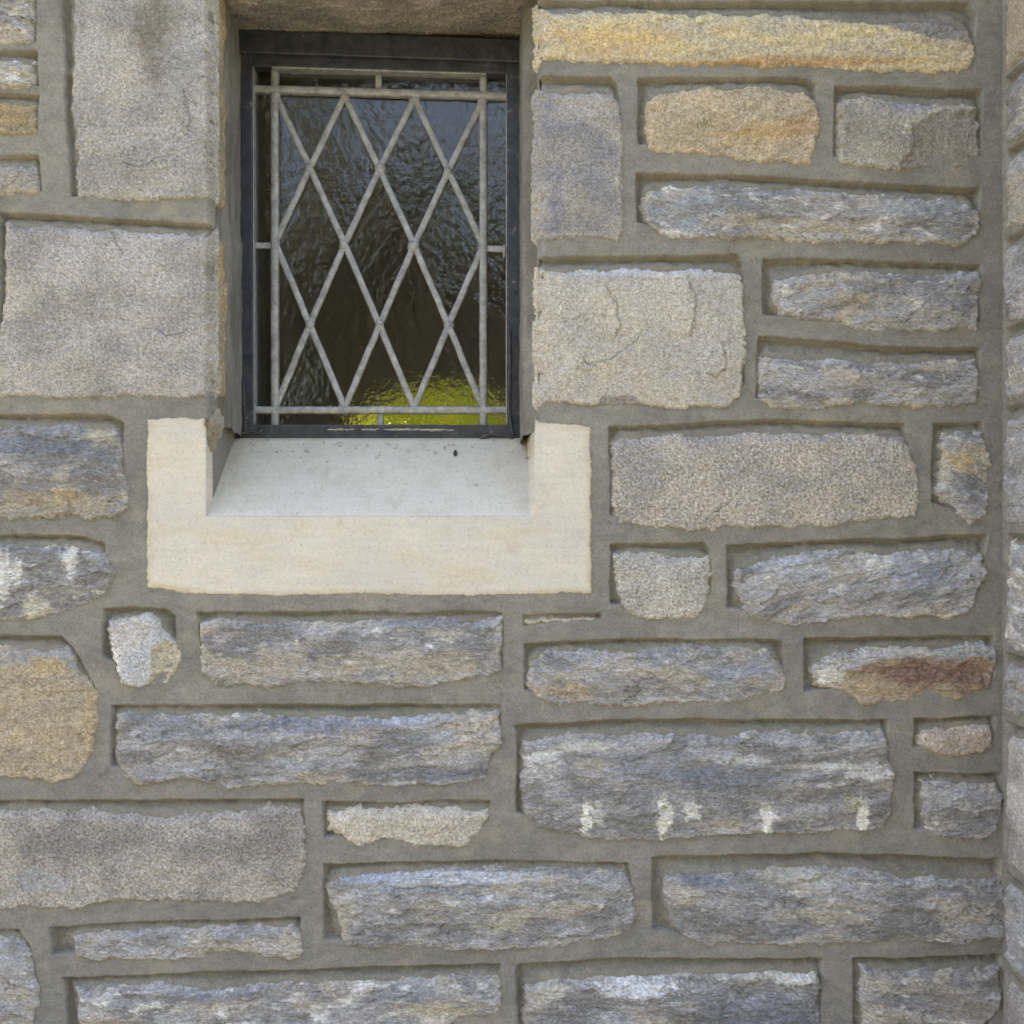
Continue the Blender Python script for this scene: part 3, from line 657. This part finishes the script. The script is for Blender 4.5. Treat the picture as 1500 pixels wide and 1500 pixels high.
# the mass of the building behind the facing (core of the wall)
def box_mesh(name, boxes):
    V, F = [], []
    for (x0, y0, z0, x1, y1, z1) in boxes:
        o = len(V)
        V += [(x0, y0, z0), (x1, y0, z0), (x1, y1, z0), (x0, y1, z0), (x0, y0, z1), (x1, y0, z1), (x1, y1, z1), (x0, y1, z1)]
        F += [(o, o+3, o+2, o+1), (o+4, o+5, o+6, o+7), (o, o+1, o+5, o+4), (o+1, o+2, o+6, o+5), (o+2, o+3, o+7, o+6), (o+3, o, o+4, o+7)]
    me = bpy.data.meshes.new(name); me.from_pydata(V, [], F); me.update()
    return me
M_PLAIN = flat_mat('plain_mortar', (0.21, 0.20, 0.17), 0.95, 0.15, 6)
TOPZ = 4.0
ol, orr, ob, ot = -0.447, 0.052, EYE + 0.09, SOF + 0.012
core = box_mesh('core', [(-3.0, 0.03, 0, ol, 0.36, TOPZ), (orr, 0.03, 0, 3.0, 0.36, TOPZ), (ol, 0.19, 0, orr, 0.36, ob + 0.02), (ol, 0.03, 0, orr, 0.188, ob - 0.12), (ol, 0.03, ot, orr, 0.36, TOPZ)])
link('wall_core', core, M_PLAIN, wall)

# ------------------------------------------------------------------ buttress on the right
pier = thing('stone_buttress', 'projecting stone buttress side at the right edge of the wall', 'buttress', (PX, 0, 0))
PIER = [
 ('granite', -120, 112, dict(c1=lin(170, 158, 136), c2=lin(156, 146, 130))), ('schist', 128, 222, dict(light=.1, tan=-.3)), ('schist', 236, 345, dict(light=.2, tan=.2)),
 ('schist', 362, 478, dict(light=.2, tan=-.2)), ('schist', 492, 590, dict(light=.5, pale=.2)), ('schist', 606, 768, dict(light=.4, tan=-.3)),
 ('schist', 790, 945, dict(light=.5, pale=.35)), ('schist', 962, 1042, dict(light=.2, tan=-.2)), ('granite', 1062, 1260, dict(c1=lin(188, 184, 178))), ('schist', 1282, 1400, dict(light=.3)), ('granite', 1420, 1600, {}),
]
ppk = []
for k, (kind, a, b, opt) in enumerate(PIER):
    r = random.Random(40 + k)
    s0 = r.uniform(10, 19)
    mid = r.uniform(120, 190)
    for n, (u0, u1) in enumerate(((s0, mid), (mid + 34, PD * 1000 - 6))):
        poly = [(u0 + 6, a + 4), ((u0 + u1) / 2, a + r.uniform(-3, 3)), (u1 - 6, a + 5), (u1, (a + b) / 2), (u1 - 5, b - 5), ((u0 + u1) / 2, b + r.uniform(-3, 3)), (u0 + 4, b - 4), (u0 + r.uniform(-4, 4), (a + b) / 2)]
        pk = [(u0 - 2, a - 8), (u1, a - 8), (u1 - 4, b - 8), (u0 - 2, b - 8)]
        ppk.append((pk, poly))
        V, F, C = stone_arrays(poly, kind, 3000 + 61 * k + n, r.uniform(-5, 5), opt, (), 2.0, to_pier, 4.0)
        V = V - np.array([PX, 0, 0])
        F = F if False else F
        link('stone', mesh_np('stone', V, F[:, ::-1], C), MATS[kind], pier)
X, Y, H, C, F, use = mortar_sheet(-6, -440, PD * 1000, 1920, 2.5, ppk, 19)
V = to_pier(X, Y, H)[use] - np.array([PX, 0, 0])
link('mortar', mesh_np('mortar', V, F[:, ::-1], C[use]), M_MORTAR, pier)
fpk = []
for k, (kind, a, b, opt) in enumerate(PIER):
    r = random.Random(80 + k); mid = r.uniform(200, 330)
    for n, (u0, u1) in enumerate(((10, mid), (mid + 34, 590))):
        poly = [(u0 + 6, a + 4), ((u0 + u1) / 2, a + r.uniform(-3, 3)), (u1 - 6, a + 5), (u1, (a + b) / 2), (u1 - 5, b - 5), ((u0 + u1) / 2, b + r.uniform(-3, 3)), (u0 + 4, b - 4), (u0, (a + b) / 2)]
        pk = [(u0 - 2, a - 8), (u1, a - 8), (u1 - 4, b - 8), (u0 - 2, b - 8)]
        fpk.append((pk, poly))
        V, F, C = stone_arrays(poly, kind, 5000 + 61 * k + n, r.uniform(-5, 5), opt, (), 3.5, to_pier_front, 4.0)
        link('stone', mesh_np('stone', V - np.array([PX, 0, 0]), F, C), MATS[kind], pier)
X, Y, H, C, F, use = mortar_sheet(-2, -440, 620, 1920, 5.0, fpk, 23)
link('mortar', mesh_np('mortar', to_pier_front(X, Y, H)[use] - np.array([PX, 0, 0]), F, C[use]), M_MORTAR, pier)
link('buttress_core', box_mesh('core', [(0.03, -PD + 0.03, 0, 0.62, 0.02, TOPZ - 0.6)]), M_PLAIN, pier)

# ------------------------------------------------------------------ window sill (one pale block with raised ends)
sill_t = thing('window_sill', 'pale limestone window sill block with raised ends and sloping top', 'window sill')
xs = np.unique(np.concatenate([np.arange(206, 880, 1.6), [302.2, 303.0, 774, 783.0, 783.6]]))
ysv = np.unique(np.concatenate([np.arange(604, 884, 1.6), [631.0, 756.0, 757.5, 759.0]]))
X, Y = np.meshgrid(xs, ysv)
SOUT = [(214, 612), (250, 610), (303, 610), (303.5, 622), (303.5, 560), (783, 560), (783, 616), (830, 618), (867, 622), (869, 700), (868, 800), (870, 872), (780, 874), (640, 876), (520, 873), (400, 876), (300, 873), (262, 872), (236, 865), (214, 864), (212, 800), (214, 720), (211, 680), (214, 650)]
d = sdf(X, Y, SOUT)
dn = d + 2.4 * fbm(X / 30, Y / 24, 4, 51, 0.6) + 1.2 * fbm(X / 7, Y / 7, 2, 52)
inn = (X >= 303.0) & (X <= 783.0)
Hs = 2.5 + 0.5 * fbm(X / 90, Y / 70, 3, 53) + 0.12 * fbm(X / 8, Y / 8, 2, 54)
Hs = Hs - 14 * ss(5, -3, dn) - 2.2 * ss(12, 0, dn) * ss(840, 866, Y + 5 * fbm(X / 30, Y / 30, 3, 55))
wash = np.clip((757.5 - Y) / 126.5, 0, 1)
arr = 0.8 * fbm(X / 30, Y / 30, 3, 56)
depth = wash * 152 - 1.2 * np.exp(-((Y - 757) / 3.0) ** 2) * (-1)
cheek = np.where(X > 774, np.clip((783.0 - X) / 9.0, 0, 1), 1.0)
Hs = np.where(inn & (Y < 757.5), Hs - depth * np.where(cheek < 1, np.minimum(1, cheek), 1) + 0.5 * fbm(X / 40, Y / 40, 4, 57), Hs)
Hs = Hs - 1.2 * np.exp(-np.abs(np.maximum(302.5 - X, 0)) / 1.2) * (X < 303) * (Y < 757) * (1 + fbm(X / 9, Y / 14, 2, 58))
keep = (dn > -2.5) & ~(inn & (Y < 630.0)) | (inn & (Y >= 630.0) & (Y < 870))
Cs = mixc(lin(207, 200, 187)[None, None], lin(200, 194, 183)[None, None], ss(-0.5, 0.5, fbm(X / 130, Y / 80, 4, 59)))
Cs = mixc(Cs, lin(203, 190, 166)[None, None], ss(0.1, 0.6, fbm(X / 150, Y / 40, 4, 60)) * 0.6)
edge = ss(16, 2, dn + 4 * fbm(X / 20, Y / 20, 3, 61)) * ~inn
Cs = mixc(Cs, lin(190, 172, 142)[None, None], edge * 0.55)
washm = (inn & (Y < 756)).astype(float)
Cs = mixc(Cs, lin(204,197,182)[None, None], washm * 0.8)
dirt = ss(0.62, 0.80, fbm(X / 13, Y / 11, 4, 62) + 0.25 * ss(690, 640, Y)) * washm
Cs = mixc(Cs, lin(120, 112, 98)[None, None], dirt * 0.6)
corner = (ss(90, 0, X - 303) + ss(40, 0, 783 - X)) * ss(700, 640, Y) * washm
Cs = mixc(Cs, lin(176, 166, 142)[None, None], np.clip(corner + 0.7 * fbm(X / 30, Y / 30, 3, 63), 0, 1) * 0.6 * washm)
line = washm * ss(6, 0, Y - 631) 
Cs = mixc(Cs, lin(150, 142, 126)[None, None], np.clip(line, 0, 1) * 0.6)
pores = ss(0.56, 0.70, fbm(X / 3.6, Y / 3.0, 2, 66))
Cs = Cs * (1 - 0.22 * pores[..., None])
Hs = Hs - 0.5 * pores
Cs = mixc(Cs, lin(168, 156, 134)[None, None], ss(0.2, 0.75, fbm(X / 46, Y / 60, 5, 67, 0.65)) * 0.4)
Cs = Cs * (1 + 0.05 * fbm(X / 3, Y / 3, 2, 64) + 0.06 * fbm(X / 60, Y / 9, 3, 65))[..., None]
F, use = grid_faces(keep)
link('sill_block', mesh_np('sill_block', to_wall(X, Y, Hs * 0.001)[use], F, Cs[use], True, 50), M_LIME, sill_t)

# ------------------------------------------------------------------ leaded window
win = thing('leaded_window', 'black framed leaded window with diamond panes of rippled dark glass', 'window', (0, 0, 0))
def tilt(px, py):
    return py + (px - 400) / 330 * 9.0 * max(0.0, (600 - py) / 470)

def prism(name, quad, d0, d1, mat, parent, bevel=0.0015, seg=2, label=None):
    """a bar whose front face fills a picture-plane quad at depth d0 and runs back to d1"""
    import bmesh
    bm = bmesh.new()
    f = [bm.verts.new(back(x, tilt(x, y), d0)) for x, y in quad]
    fx = [v.co.copy() for v in f]
    b = [bm.verts.new((v.x, d1, v.z)) for v in fx]
    n = len(f)
    bm.faces.new(f); bm.faces.new(b[::-1])
    for i in range(n):
        bm.faces.new((f[i], b[i], b[(i + 1) % n], f[(i + 1) % n]))
    bmesh.ops.recalc_face_normals(bm, faces=bm.faces)
    if bevel:
        bmesh.ops.bevel(bm, geom=bm.edges[:], offset=bevel, segments=seg, affect='EDGES', profile=0.5)
    me = bpy.data.meshes.new(name); bm.to_mesh(me); bm.free()
    for p in me.polygons: p.use_smooth = False
    o = link(name, me, mat, parent)
    if label: o['label'] = label
    return o

FD = 0.150
frame = prism('frame_rail', [(340, 44), (770, 46), (770, 80), (340, 78)], FD - 0.006, 0.20, M_PAINT, win, 0.002)
prism('frame_rail', [(352, 78), (762, 78), (762, 98), (352, 98)], FD + 0.004, 0.20, M_PAINT, win, 0.002)
foot = prism('frame_rail', [(352, 622), (762, 622), (762, 645), (352, 643)], FD, 0.20, M_PAINT, win, 0.002)
prism('frame_stile', [(340, 72), (369, 72), (371, 640), (340, 640)], FD + 0.002, 0.20, M_PAINT, win, 0.002)
prism('frame_stile', [(742, 74), (775, 74), (775, 642), (744, 642)], FD + 0.002, 0.20, M_PAINT, win, 0.002)
prism('putty_line', [(368.5, 98), (371.5, 98), (372.5, 622), (369.5, 622)], FD + 0.006, 0.19, M_LEAD, win, 0.0005, 1)
prism('putty_line', [(741, 98), (743, 98), (743, 622), (741, 622)], FD + 0.005, 0.19, M_LEAD, win, 0.0005, 1)
prism('putty_line', [(398, 97), (712, 97.5), (712, 100), (398, 99.5)], FD + 0.003, 0.19, M_LEAD, win, 0.0005, 1)

GD = 0.172    # glass plane
XS = [403, 454, 505, 556, 607, 657, 708]
YS = [138, 245, 356, 475, 598]

rnd0 = random.Random(12)
def came(p, q, wpx, dfront, name='lead_came', hgt=0.0036):
    """a rounded lead strip between two points"""
    import bmesh
    a = Vector(back(p[0], tilt(*p), dfront)); b = Vector(back(q[0], tilt(*q), dfront))
    ax = (b - a); L = ax.length; ax.normalize()
    side = ax.cross(Vector((0, -1, 0))).normalized()
    out = Vector((0, -1, 0)); w = wpx * 0.00111
    bm = bmesh.new()
    prof = [(-.5, -0.9), (-.5, .3), (-.44, .75), (-.26, .95), (0, 1), (.26, .95), (.44, .75), (.5, .3), (.5, -0.9)]
    rows = []
    nseg = max(2, int(L / 0.012))
    for i in range(nseg + 1):
        t = i / nseg
        jx = (perlin(np.array([p[0] * .37 + t * L * 40]), np.array([p[1] * .21]), 71)[0]) * 0.0006
        rows.append([bm.verts.new(a + ax * (L * t) + side * (s * w + jx) + out * (hh * hgt)) for s, hh in prof])
    for i in range(nseg):
        for k in range(len(prof) - 1):
            bm.faces.new((rows[i][k], rows[i][k + 1], rows[i + 1][k + 1], rows[i + 1][k]))
    bm.faces.new(rows[0]); bm.faces.new(rows[-1][::-1])
    bmesh.ops.recalc_face_normals(bm, faces=bm.faces)
    me = bpy.data.meshes.new(name); bm.to_mesh(me); bm.free()
    for pl in me.polygons: pl.use_smooth = True
    me.set_sharp_from_angle(angle=math.radians(60))
    return link(name, me, M_LEAD, win)

def solder(p, r=8.0, d=GD - 0.001):
    import bmesh
    bm = bmesh.new()
    bmesh.ops.create_icosphere(bm, subdivisions=2, radius=1)
    cx, cy, cz = back(p[0], tilt(*p), d)
    for v in bm.verts:
        n = 1 + 0.5 * float(perlin(np.array([v.co.x * 2 + p[0]]), np.array([v.co.z * 2 + p[1]]), 5)[0])
        v.co = Vector((cx + v.co.x * r * 0.00105 * n, cy + v.co.y * 0.0062, cz + v.co.z * r * 0.0012 * n))
    me = bpy.data.meshes.new('solder_joint'); bm.to_mesh(me); bm.free()
    for pl in me.polygons: pl.use_smooth = True
    return link('solder_joint', me, M_LEAD, win)

for r in range(4):
    for j in range(7):
        if (j + r) % 2: continue
        for dj in (-1, 1):
            if 0 <= j + dj <= 6:
                p = (XS[j], YS[r]); q = (XS[j + dj], YS[r + 1])
                e = 0.03
                came((p[0] + (q[0] - p[0]) * e, p[1] + (q[1] - p[1]) * e), (q[0] - (q[0] - p[0]) * e, q[1] - (q[1] - p[1]) * e), 9.5, GD - 0.001)
for r in range(5):
    for j in range(7):
        if (j + r) % 2 == 0: solder((XS[j] + rnd0.uniform(-1, 1), YS[r] + rnd0.uniform(-2, 2)), rnd0.uniform(7.0, 9.5))
# straight bars round the lattice, each resting on the glass
came((403, 96), (403, 624), 11.5, GD - 0.002, 'saddle_bar', 0.0065)
came((708, 96), (708, 624), 11.5, GD - 0.002, 'saddle_bar', 0.0065)
came((370, 132), (743, 132), 11.5, GD - 0.0028, 'saddle_bar', 0.0065)
came((370, 601), (743, 601), 11.0, GD - 0.0028, 'saddle_bar', 0.0065)
for p, q in (((555, 98), (555, 130)), ((557, 603), (557, 623)), ((370, 360), (400, 360)), ((710, 360), (743, 360))):
    came(p, q, 9.5, GD - 0.001)

def pane(pts, rnd):
    import bmesh
    bm = bmesh.new()
    P = [Vector(back(x, tilt(x, y), GD)) for x, y in pts]
    c = sum(P, Vector()) / len(P)
    tx, tz = rnd.uniform(-.035, .035), rnd.uniform(-.025, .025)
    f = []
    b = []
    for p in P:
        q = c + (p - c) * 1.0
        q.y += (q.x - c.x) * tx + (q.z - c.z) * tz
        f.append(bm.verts.new(q)); b.append(bm.verts.new((q.x, q.y + 0.003, q.z)))
    n = len(f)
    bm.faces.new(f); bm.faces.new(b[::-1])
    for i in range(n): bm.faces.new((f[i], b[i], b[(i + 1) % n], f[(i + 1) % n]))
    bmesh.ops.recalc_face_normals(bm, faces=bm.faces)
    me = bpy.data.meshes.new('pane'); bm.to_mesh(me); bm.free()
    link('pane', me, M_GLASS, win)
rnd = random.Random(5)
for r in range(5):
    for j in range(7):
        if (j + r) % 2 == 0: continue
        pts = []
        if r > 0: pts.append((XS[j], YS[r - 1]))
        if j < 6: pts.append((XS[j + 1], YS[r]))
        if r < 4: pts.append((XS[j], YS[r + 1]))
        if j > 0: pts.append((XS[j - 1], YS[r]))
        if len(pts) < 3: continue
        pane(pts, rnd)
for (a, b, c, d_) in ((365, 92, 403, 136), (403, 92, 555, 136), (555, 92, 708, 136), (708, 92, 748, 136), (365, 136, 403, 360), (365, 360, 403, 600), (708, 136, 748, 360), (708, 360, 748, 600), (365, 600, 403, 628), (403, 600, 557, 628), (557, 600, 708, 628), (708, 600, 748, 628)):
    pane([(a, b), (c, b), (c, d_), (a, d_)], rnd)

# lumpy sealant along the frame foot and corners
M_CAULK = flat_mat('old_sealant', (0.30, 0.28, 0.25), 0.7, 0.4, 60)
M_CAULKD = flat_mat('dark_sealant', (0.05, 0.05, 0.055), 0.5, 0.4, 60)
def bead(pts, r, mat, seed, d):
    import bmesh
    bm = bmesh.new(); rows = []
    rr = random.Random(seed)
    P = []
    for (a, b) in zip(pts[:-1], pts[1:]):
        n = max(2, int(math.hypot(b[0] - a[0], b[1] - a[1]) / 4))
        P += [(a[0] + (b[0] - a[0]) * k / n, a[1] + (b[1] - a[1]) * k / n) for k in range(n)]
    P.append(pts[-1])
    for i, (x, y) in enumerate(P):
        c = Vector(back(x + rr.uniform(-.6, .6), tilt(x, y) + rr.uniform(-.6, .6), d))
        R = r * 0.0011 * rr.uniform(0.55, 1.25) * (0.4 if i in (0, len(P) - 1) else 1)
        j = min(i + 1, len(P) - 1); k = max(i - 1, 0)
        t = Vector((P[j][0] - P[k][0], 0, -(P[j][1] - P[k][1]))).normalized()
        s = Vector((-t.z, 0, t.x))
        rows.append([bm.verts.new(c + s * math.cos(q) * R + Vector((0, -1, 0)) * math.sin(q) * R) for q in [q_ * math.pi / 4 for q_ in range(8)]])
    for i in range(len(rows) - 1):
        for k in range(8):
            bm.faces.new((rows[i][k], rows[i][(k + 1) % 8], rows[i + 1][(k + 1) % 8], rows[i + 1][k]))
    bmesh.ops.recalc_face_normals(bm, faces=bm.faces)
    me = bpy.data.meshes.new('sealant_bead'); bm.to_mesh(me); bm.free()
    for pl in me.polygons: pl.use_smooth = True
    link('sealant_bead', me, mat, foot)
bead([(480, 629), (500, 629.5), (520, 629)], 1.6, M_CAULK, 1, FD)
bead([(528, 629), (548, 629.5), (556, 628)], 1.5, M_CAULK, 2, FD)
bead([(562, 629), (600, 629), (618, 629.5), (665, 630)], 1.7, M_CAULK, 3, FD)
bead([(352, 636), (366, 632), (378, 634), (384, 629)], 2.2, M_CAULKD, 4, FD - 0.002)
bead([(702, 642), (716, 636), (735, 637), (752, 642)], 2.4, M_CAULKD, 5, FD - 0.002)
bead([(746, 480), (747, 540), (745, 600), (752, 640)], 2.4, M_CAULKD, 6, FD - 0.001)
bead([(357, 560), (358, 600), (360, 636)], 2.0, M_CAULKD, 7, FD - 0.001)
bead([(738.5, 352), (739, 366), (738.6, 374)], 2.6, M_CAULK, 8, FD + 0.004)

# ------------------------------------------------------------------ tiny dried leaf scrap on the sill
def leaf_scrap():
    import bmesh
    bm = bmesh.new(); rows = []
    for i in range(9):
        t = i / 8
        r = 0.0048 * (math.sin(math.pi * (0.12 + 0.86 * t)) ** 0.8) * (0.35 + 0.65 * t)
        rows.append([bm.verts.new((math.cos(q) * r, math.sin(q) * r * 0.6, 0.0078 - t * 0.0156)) for q in [k * math.pi / 5 + 0.1 * i for k in range(10)]])
    for i in range(8):
        for k in range(10):
            bm.faces.new((rows[i][k], rows[i + 1][k], rows[i + 1][(k + 1) % 10], rows[i][(k + 1) % 10]))
    bm.faces.new(rows[0]); bm.faces.new(rows[-1][::-1])
    bmesh.ops.recalc_face_normals(bm, faces=bm.faces)
    for v in bm.verts:
        v.co += Vector((random.Random(v.index).uniform(-.0004, .0004), 0, 0))
    me = bpy.data.meshes.new('leaf_scrap'); bm.to_mesh(me); bm.free()
    o = link('leaf_scrap', me, flat_mat('dry_leaf', (0.045, 0.042, 0.036), 0.8, 0.6, 400))
    o['label'] = 'tiny dark dried leaf scrap lying on the pale sloping sill'; o['category'] = 'leaf'
    vpl = 647.0
    dep = (757.5 - vpl) / 126.5 * 0.152
    y = dep - 0.0045
    x, _, z = back(667, 664, y)
    vv = 750 - (z - EYE) * 1000
    dep = (757.5 - vv) / 126.5 * 0.152 - 0.0025
    o.location = (back(667, 664, dep)[0], dep - 0.003, z)
    o.rotation_euler = (math.radians(-50), 0, 0)
leaf_scrap()

# ------------------------------------------------------------------ dark room behind the window and the garden beyond it
M_ROOM = flat_mat('room_plaster', (0.16, 0.13, 0.10), 0.9, 0.3, 2)
RB = 3.2
cx0, cx1, cz0, cz1 = -0.74, 0.0, 1.66, 2.10      # opening in the far wall
arch = []
for k in range(12):                               # the round head of the far opening
    xa = cx0 + (cx1 - cx0) * k / 12; xb = cx0 + (cx1 - cx0) * (k + 1) / 12
    t = ((xa + xb) / 2 - (cx0 + 0.46)) / (0.46 if (xa + xb) / 2 < cx0 + 0.46 else 0.285)
    arch.append((xa, RB + 0.002, cz1 - 0.24 * (1 - math.sqrt(max(0.0, 1 - t * t))) - 0.002, xb, RB + 0.198, cz1 + 0.01))
room = box_mesh('room', arch + [(-2.2, 0.36, 0.0, -2.0, RB + 0.2, TOPZ - 0.2), (2.0, 0.36, 0.0, 2.2, RB + 0.2, TOPZ - 0.2), (-2.0, 0.36, TOPZ - 1.0, 2.0, RB + 0.2, TOPZ - 0.2), (-2.0, 0.36, 0.0, 2.0, RB, 0.05),
  (-2.0, RB, 0.05, cx0, RB + 0.2, TOPZ - 1.0), (cx1, RB, 0.05, 2.0, RB + 0.2, TOPZ - 1.0), (cx0, RB, 0.05, cx1, RB + 0.2, cz0), (cx0, RB, cz1, cx1, RB + 0.2, TOPZ - 1.0)])
link('room_walls', room, M_ROOM, None, kind='structure', label='dark room behind the leaded window')

def leaf_cloud(name, centres, n, size, mat, seed, parent=None, **props):
    r = np.random.default_rng(seed)
    ci = r.integers(0, len(centres), n)
    Cc = np.array(centres)[ci]
    dv = r.normal(size=(n, 3)); dv /= np.linalg.norm(dv, axis=1)[:, None]
    P = Cc[:, :3] + dv * Cc[:, 3:4] * (r.uniform(0.35, 1.05, (n, 1)))
    a = r.normal(size=(n, 3)); a /= np.linalg.norm(a, axis=1)[:, None]
    b = np.cross(a, r.normal(size=(n, 3))); b /= np.linalg.norm(b, axis=1)[:, None]
    s = size * r.uniform(0.6, 1.4, (n, 1))
    V = np.stack([P - a * s, P + b * s * 0.5, P + a * s, P - b * s * 0.5], 1).reshape(-1, 3)
    F = np.arange(4 * n).reshape(-1, 4)
    return link(name, mesh_np(name, V, F, None, False), mat, parent, **props)

M_SHRUB = leaf_mat('sunlit_leaves', (0.22, 0.29, 0.008), (0.72, 0.76, 0.04), 0.7, 6.0)
rr = random.Random(9)
sh = thing('garden_shrub', 'sunlit yellow-green shrub glowing through the rippled glass', 'shrub', (-0.6, 5.6, 0))
cen = [(rr.uniform(-1.7, 1.7), rr.uniform(-0.7, 0.7), rr.uniform(0.3, 3.4), rr.uniform(0.3, 0.5)) for _ in range(90)]
leaf_cloud('crown', cen, 26000, 0.08, M_SHRUB, 3, sh)
M_BARK = flat_mat('bark', (0.07, 0.055, 0.04), 0.9, 0.4, 12)
def trunk(name, parent, base, top, r0, r1):
    V, F = [], []
    for i in range(7):
        t = i / 6
        for k in range(8):
            q = k * math.pi / 4
            R = r0 + (r1 - r0) * t
            V.append((base[0] + (top[0] - base[0]) * t + math.cos(q) * R, base[1] + (top[1] - base[1]) * t + math.sin(q) * R, base[2] + (top[2] - base[2]) * t))
    for i in range(6):
        for k in range(8):
            F.append((i * 8 + k, i * 8 + (k + 1) % 8, (i + 1) * 8 + (k + 1) % 8, (i + 1) * 8 + k))
    me = bpy.data.meshes.new(name); me.from_pydata(V, [], F); me.update()
    return link(name, me, M_BARK, parent)
trunk('trunk', sh, (0, 0, 0), (0.1, 0, 1.6), 0.07, 0.04)

# trees across the lawn behind the camera, seen only as reflections in the glass
M_LEAF = leaf_mat('tree_leaves', (0.20, 0.165, 0.14), (0.14, 0.18, 0.10), 0.3)
cen = []
for k in range(170):
    x = rr.uniform(-15, 12); cen.append((x, rr.uniform(-13, -9.5), rr.uniform(0.6, 5.8 + 1.4 * math.sin(x * 1.7)), rr.uniform(0.6, 1.2)))
leaf_cloud('woods', cen, 70000, 0.21, M_LEAF, 6, None, kind='stuff', label='dark trees across the lawn mirrored in the glass')

# ground
gm, nt, b = newmat('lawn')
f = noise(nt, tex_coord(nt), 3, 8, 0.7)
r = nd(nt, 'ShaderNodeValToRGB'); r.color_ramp.elements[0].color = (0.035, 0.05, 0.016, 1); r.color_ramp.elements[1].color = (0.10, 0.11, 0.045, 1)
nt.links.new(f, r.inputs[0]); nt.links.new(r.outputs[0], b.inputs['Base Color']); b.inputs['Roughness'].default_value = 0.9
me = bpy.data.meshes.new('ground'); me.from_pydata([(-150, -150, 0), (150, -150, 0), (150, 150, 0), (-150, 150, 0)], [], [(0, 1, 2, 3)]); me.update()
link('ground', me, gm, None, kind='structure', label='lawn in front of the wall')
me = bpy.data.meshes.new('path'); me.from_pydata([(-6, -3.2, 0.004), (6, -3.2, 0.004), (6, -0.02, 0.004), (-6, -0.02, 0.004)], [], [(0, 1, 2, 3)]); me.update()
link('path', me, flat_mat('path_concrete', (0.30, 0.28, 0.25), 0.9, 0.15, 5), None, kind='structure', label='pale path at the foot of the wall')
